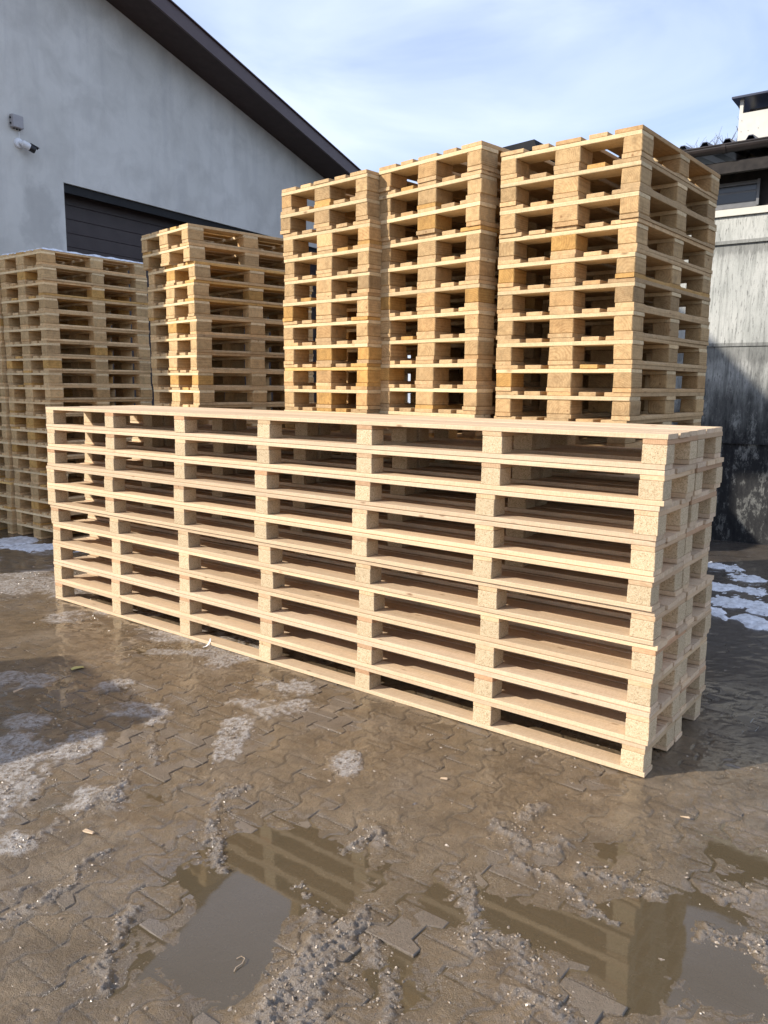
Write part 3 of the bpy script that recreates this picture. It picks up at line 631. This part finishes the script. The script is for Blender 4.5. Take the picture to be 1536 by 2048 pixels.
def lathe(prof, seg=20):
    V = []; F = []; n = len(prof)
    for r, z in prof:
        for j in range(seg): a = 2*math.pi*j/seg; V.append((r*math.cos(a), r*math.sin(a), z))
    for i in range(n-1):
        for j in range(seg): F.append((i*seg+j, i*seg+(j+1) % seg, (i+1)*seg+(j+1) % seg, (i+1)*seg+j))
    F.append(tuple(range(seg-1, -1, -1))); F.append(tuple(range((n-1)*seg, n*seg)))
    me = mesh_from('lathe', V, F, False); return me
link('mount', lathe([(.075, 0), (.075, .02), (.066, .034), (.03, .04), (.026, .07)]), WHITE, sc, (0, 0, 0), (R(90), 0, 0))
V, F = tube([(0, -.055, 0), (.03, -.085, -.012)], .022, 10); link('bracket', mesh_from('br', V, F), WHITE, sc)
dr = Vector((.88, -.30, -.36)).normalized(); qt = dr.to_track_quat('Z', 'Y').to_euler()
link('body', lathe([(.03, -.02), (.046, 0), (.049, .01), (.049, .10), (.05, .105)]), WHITE, sc, (.012, -.09, -.008), qt)
bl = Vector((.012, -.09, -.008))+dr*.105
link('hood', lathe([(.052, 0), (.055, .004), (.055, .082), (.046, .084), (.042, .05), (.01, .05)]), BLACK, sc, bl, qt)
o = link('visor', lathe([(.058, -.01), (.060, .0), (.060, .125), (.057, .125)], 20), BLACK, sc, bl+Vector((0, 0, .003)), qt)
me = o.data; bm = bmesh.new(); bm.from_mesh(me)
upl = Vector((0, 0, 1)); inv = o.rotation_euler.to_matrix().inverted() @ upl; inv.z = 0; inv.normalize()
bmesh.ops.delete(bm, geom=[v for v in bm.verts if Vector((v.co.x, v.co.y, 0)).dot(inv) < .02], context='VERTS'); bm.to_mesh(me); bm.free()
V, F = tube([(0.0, -.03, .16), (.002, -.026, .12), (.006, -.02, .07)], .005, 6); link('cable', mesh_from('cab', V, F), WHITE, sc)

# shed at the right: t runs along the wall (to the left), q sticks out towards the yard
SYW = R(54); sn, sc2 = math.sin(SYW), math.cos(SYW); SD = 9.0
def sp(t, q, z): return Vector((-t*sn + (SD-q)*sc2, t*sc2 + (SD-q)*sn, z))
tt = lambda x, y: -x*sn+y*sc2
T_R, T_L = tt(3.9, 8.3)-3.2, tt(3.4, 8.66)+.62
m = M('streaked_fibre_cement', .85, .2); P = m.n('ShaderNodeNewGeometry').outputs['Position']
st = m.noise(m.vmul(P, (9, 9, .55)), 3.2, 6, .68); st2 = m.noise(m.vmul(P, (14, 14, 2.2)), 5.0, 5, .7); bigm = m.noise(P, 1.4, 4)
zz = m.n('ShaderNodeSeparateXYZ', {0: P}).outputs[2]
c = m.mix(m.ramp(bigm, [(.35, 0.0), (.65, 1.0)]), (.37, .375, .345), (.52, .515, .475))
c = m.mix(m.ramp(st, [(.48, 0.0), (.64, .6)]), c, (.22, .225, .205))
c = m.mix(m.ramp(st2, [(.55, 0.0), (.68, .8)]), c, (.09, .09, .085))
# mould creeping up from the ground and hanging under the seams (a stain of its own)
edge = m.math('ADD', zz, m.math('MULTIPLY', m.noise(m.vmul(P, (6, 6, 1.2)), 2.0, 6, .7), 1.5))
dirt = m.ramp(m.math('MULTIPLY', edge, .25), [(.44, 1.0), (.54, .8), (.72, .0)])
brk = m.ramp(m.noise(m.vmul(P, (1, 1, .5)), 9, 7, .8), [(.30, 1.0), (.52, .95), (.66, .3)])
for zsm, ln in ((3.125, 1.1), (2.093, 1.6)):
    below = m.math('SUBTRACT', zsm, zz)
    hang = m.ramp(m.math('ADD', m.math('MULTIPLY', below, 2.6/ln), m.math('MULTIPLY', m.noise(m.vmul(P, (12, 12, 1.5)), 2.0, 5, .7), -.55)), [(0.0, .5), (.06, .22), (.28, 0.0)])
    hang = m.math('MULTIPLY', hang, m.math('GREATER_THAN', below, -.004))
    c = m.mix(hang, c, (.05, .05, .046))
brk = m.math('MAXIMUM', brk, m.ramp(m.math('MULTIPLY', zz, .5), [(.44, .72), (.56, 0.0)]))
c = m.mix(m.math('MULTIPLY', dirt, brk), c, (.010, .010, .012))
m.col(c); m.bump(m.math('ADD', st2, m.noise(P, 60, 4)), .6, .004); FIBRE = m.m
DARKW = simple('blackened_timber', (.018, .016, .016), (.04, .035, .032), .8, 12, .2, bump=.002)
GUT = simple('dark_brown_gutter', (.022, .018, .017), (.04, .032, .03), .38, 5, .45)
RSH = simple('dark_blue_roof_sheet', (.016, .022, .05), (.024, .03, .06), .35, 4, .45)
TRIM = simple('pale_timber_trim', (.55, .53, .47), (.64, .61, .54), .8, 8, .2, bump=.002)
STEEL = simple('weathered_zinc_sheet', (.42, .40, .355), (.52, .50, .445), .5, 5, .4, metal=.2)
shed = empty('shed', sp(T_R, 0, 0), 0, label='weathered shed with streaked grey wall sheets behind the right pallet stack', cat='shed')
def sh(o): o.parent = shed; o.matrix_parent_inverse = Matrix.Translation(-shed.location); return o
zs = [0.0, 1.085, 2.093, 3.125, 3.37]
for i in range(4):
    n_ = 2; w = (T_L-T_R)/n_
    for k in range(n_):
        lean = .012 if i < 3 else .006
        t0, t1 = T_R+k*w+.003, T_R+(k+1)*w-.003
        ring = lambda t: [sp(t, .030+.014*(i % 2), zs[i]-.03 if i else -.1), sp(t, .018, zs[i]-.03 if i else -.1), sp(t, .004, zs[i+1]-.004), sp(t, .016, zs[i+1]-.004)]
        sh(link('wall_sheet', prism([ring(t0), ring(t1)]), FIBRE))
sh(link('core_wall', prism([[sp(T_R, -.01, -.1), sp(T_R, -4, -.1), sp(T_R, -4, 4.0), sp(T_R, -.01, 3.9)], [sp(T_L, -.01, -.1), sp(T_L, -4, -.1), sp(T_L, -4, 4.0), sp(T_L, -.01, 3.9)]]), DARKW))
def bar(name, t0, t1, q0, q1, z0, z1, mat, par=None):
    o = link(name, prism([[sp(t0, q0, z0), sp(t0, q1, z0), sp(t0, q1, z1), sp(t0, q0, z1)], [sp(t1, q0, z0), sp(t1, q1, z0), sp(t1, q1, z1), sp(t1, q0, z1)]]), mat)
    if par is None: sh(o)
    else: o.parent = par
    return o
bar('trim_board', T_R, T_L, .05, .0, 3.372, 3.438, TRIM)
GLASS = M('dusty_dark_glass', .12, .5); GLASS.col((.05, .055, .062, 1)); GLASS = GLASS.m
ALU = simple('grey_aluminium', (.10, .10, .105), (.15, .15, .15), .45, 8, .4, metal=.5)
tw1 = tt(3.75, 8.4)
win = bar('window', tw1, T_L-.05, .03, .0, 3.445, 3.70, ALU)
bar('pane', tw1+.03, T_L-.09, .036, .031, 3.50, 3.585, GLASS, win); bar('pane', tw1+.03, T_L-.09, .036, .031, 3.605, 3.655, GLASS, win)
bar('window_rail', tw1-.005, T_L-.06, .06, .033, 3.658, 3.672, ALU, win); bar('window_post', tw1-.005, tw1+.02, .062, .034, 3.45, 3.70, ALU, win)
bar('eave_beam', T_R, T_L+.1, .36, .30, 3.72, 3.83, DARKW)
bar('eave_soffit', T_R, T_L+.1, .30, .0, 3.80, 3.825, DARKW)
# half-round gutter
GP = [(math.cos(a)*.065, math.sin(a)*.065) for a in [math.pi+i*math.pi/10 for i in range(11)]]
GP2 = GP + [(x*.93, y*.93) for x, y in GP[::-1]]
gut = sh(link('gutter', prism([[sp(t, .435+x, 3.955+y) for x, y in GP2] for t in (T_R-.1, T_L+.15)]), GUT))
V, F = tube([sp(T_R-.1, .50, 3.957), sp(T_L+.15, .50, 3.957)], .009, 8); o = link('gutter_bead', mesh_from('bead', V, F), GUT); o.parent = gut
o = link('gutter_joint', prism([[sp(t, .435+x*1.08, 3.955+y*1.08) for x, y in GP2] for t in (tt(3.31, 8.24)-.02, tt(3.31, 8.24)+.02)]), GUT); o.parent = gut
# trapezoidal roof sheets
prof = []; per = .21; t = T_R-.1
while t < T_L+.2:
    prof += [(t, 0), (t+.095, 0), (t+.125, .05), (t+.165, .05), (t+.195, 0)]; t += per
V = []; F = []
for q, dz in ((.47, 0), (-4.2, .5)):
    for a, z in prof: V.append(sp(a, q, 3.965+z+dz))
    for a, z in prof: V.append(sp(a, q, 3.957+z+dz))
n = len(prof)
for i in range(n-1):
    F.append((i, i+1, 2*n+i+1, 2*n+i)); F.append((n+i, 3*n+i, 3*n+i+1, n+i+1)); F.append((i, n+i, n+i+1, i+1))
rf = sh(link('roof', mesh_from('roof_sheet', V, F), RSH))
# zinc flue box on the roof
tc0, tc1 = tt(3.78, 9.12)-.72, tt(3.78, 9.12)
ch = sh(link('chimney', prism([[sp(t, -.6, z) for t in (tc0, tc1)] + [sp(t, -1.15, z) for t in (tc1, tc0)] for z in (3.95, 4.50, 4.545)]), STEEL))
bar('chimney_cap', tc0-.1, tc1+.07, -.52, -1.22, 4.685, 4.705, RSH, ch)
for a in (tc1-.035, tc0):
    bar('chimney_post', a, a+.035, -.602, -.64, 4.546, 4.684, STEEL, ch); bar('chimney_post', a, a+.035, -1.11, -1.148, 4.546, 4.684, STEEL, ch)
bar('chimney_flue', tc0+.08, tc1-.08, -.7, -1.05, 4.5, 4.60, DARKW, ch)
RIV = simple('rivet_head', (.3, .3, .28), (.4, .4, .38), .5, 9, .4, metal=.5)
for (a, z) in [(.03, 4.47), (.03, 4.36), (.10, 4.36), (.20, 4.37), (.33, 4.38), (.46, 4.38), (.03, 4.25)]:
    o = link('rivet', box_mesh(.009, .006, .009, bev=.002, mat=RIV), None, ch, sp(tc1-a, -.598, z), (0, 0, SYW))

# dark roof of another shed showing between the sunlit stacks
bs = empty('dark_roofed_shed', (2.2, 14.6, 0), R(-36), label='dark roof end peeping out between the two right pallet stacks', cat='shed')
bx('wall', (-.9, 1.6, 2.7), (2.2, 2.6, 5.4), DARKW, bs, bev=.01)
V = [(-2.2, -.1, 5.60), (.42, -.1, 5.76), (.47, -.1, 5.60), (-2.2, -.1, 5.54), (-2.2, 3.2, 5.66), (.42, 3.2, 5.82), (.47, 3.2, 5.66), (-2.2, 3.2, 5.60)]
link('roof', mesh_from('bs_roof', V, [(0, 1, 5, 4), (1, 2, 6, 5), (2, 3, 7, 6), (3, 0, 4, 7), (0, 3, 2, 1), (4, 5, 6, 7)]), simple('black_roof_felt', (.012, .012, .014), (.02, .02, .022), .8, 6, .2), bs)

# bare trees behind the shed
BARK = simple('bare_bark', (.06, .048, .04), (.1, .08, .065), .9, 20, .1)
def bare_tree(x, y, h, seed, label):
    r = random.Random(seed); e = empty('bare_tree', (x, y, 0), 0, label=label, cat='tree', group='bare trees behind the shed')
    V, F = tube([(0, 0, -.1), (.05, .02, h*.25), (.0, .06, h*.5)], [.16, .12, .085], 8); link('trunk', mesh_from('trunk', V, F), BARK, e)
    VV = []; FF = []
    def br(p, d, ln, rad, lev):
        pts = [p]; q = p.copy()
        for i in range(4):
            d2 = (d+Vector((r.uniform(-.22, .22), r.uniform(-.22, .22), r.uniform(-.1, .2)))).normalized(); q = q+d2*ln/4; pts.append(q.copy()); d = d2
        v, f = tube(pts, [rad*(1-.15*i) for i in range(5)], 4, False); b = len(VV); VV.extend(v); FF.extend([tuple(b+j for j in k) for k in f])
        if lev < 4:
            for k in range(4 if lev else 7):
                i = r.choice([1, 2, 3, 4]); a = r.uniform(0, 6.28); nd = (d*.8+Vector((math.cos(a), math.sin(a), r.uniform(0, .5)))*.75).normalized()
                br(pts[i], nd, ln*r.uniform(.5, .72), rad*.5, lev+1)
    br(Vector((0, .06, h*.5)), Vector((0, 0, 1)), h*.24, .07, 0)
    link('crown', mesh_from('crown', VV, FF), BARK, e)
bare_tree(8.35, 20.3, 7.9, 4, 'bare leafless tree, its twigs beside the zinc flue box')
bare_tree(6.6, 20.0, 7.4, 9, 'bare leafless tree, its twigs above the far right pallet corner')

# ================================================================== SMALL THINGS ON THE GROUND
def gz(x, y): return float(mud_surface(np.array([x]), np.array([y]))[0][0])
PLAS = simple('white_plastic_strip', (.75, .75, .74), (.82, .82, .8), .4, 20, .4); LEAFM = simple('yellowed_leaf', (.42, .36, .12), (.5, .44, .17), .6, 40); CHIPW = simple('splintered_wood', (.42, .30, .19), (.52, .39, .26), .8, 60)
def ribbon(name, pts, w, mat, label, cat, th=.0012, axis=(0, 0, 1)):
    P = [Vector(p) for p in pts]; V = []; F = []
    for i, p in enumerate(P):
        t = (P[min(i+1, len(P)-1)]-P[max(i-1, 0)]).normalized(); s = t.cross(Vector(axis)).normalized(); n = s.cross(t); k = w*(1-.6*abs(i/(len(P)-1)-.4))
        V += [p+s*k/2, p-s*k/2, p-s*k/2+n*th, p+s*k/2+n*th]
    for i in range(len(P)-1):
        for j in range(4): F.append((i*4+j, i*4+(j+1) % 4, i*4+4+(j+1) % 4, i*4+4+j))
    F += [(3, 2, 1, 0), tuple(range(len(V)-4, len(V)))]
    return link(name, mesh_from(name, V, F), mat, label=label, cat=cat)
x, y = -1.101, 4.78; z = gz(x, y)
ribbon('plastic_strip', [(x-.02, y-.02, z+.003), (x-.003, y-.013, z+.006), (x+.01, y, z+.016), (x+.017, y+.013, z+.03), (x+.019, y+.023, z+.045)], .012, PLAS, 'curled white plastic strip lying against the long stack', 'litter')
x, y = -1.751, 4.361; z = gz(x, y)
o = ribbon('fallen_leaf', [(x-.028, y-.02, z+.004), (x-.01, y-.008, z+.009), (x+.01, y+.006, z+.008), (x+.028, y+.02, z+.005)], .042, LEAFM, 'yellow fallen leaf on the grey mud at left', 'leaf')
for (x, y, l, w, a, lab) in [(-1.064, 2.673, .055, .014, -.55, 'pale wood splinter lying in wet mud at left'), (-1.937, 4.025, .05, .009, .9, 'thin wood splinter near the left picture edge'),
                             (.261, 3.098, .03, .009, -.3, 'small wood chip on the pavers before the long stack'), (1.164, 2.824, .035, .005, -.5, 'thin wood sliver in front of the stack corner')]:
    z = gz(x, y); o = link('wood_chip', box_mesh(l, w, .006, bev=.0022, jit=.004, var=int(l*1e4) % 7, mat=CHIPW), None, None, (x, y, z+.004), (.08, -.1, a), label=lab, cat='wood chip', group='wood chips in the mud')
x, y = -.403, 2.028; z = WATER_Z+.003
V, F = tube([(x-.006, y-.028, z), (x-.003, y-.015, z+.002), (x+.012, y, z+.003), (x+.016, y+.02, z+.003), (x+.004, y+.03, z+.002), (x-.008, y+.022, z)], .0011, 6)
link('curled_shaving', mesh_from('shaving', V, F), CHIPW, label='curled wood shaving floating in the sky reflecting puddle', cat='shaving')
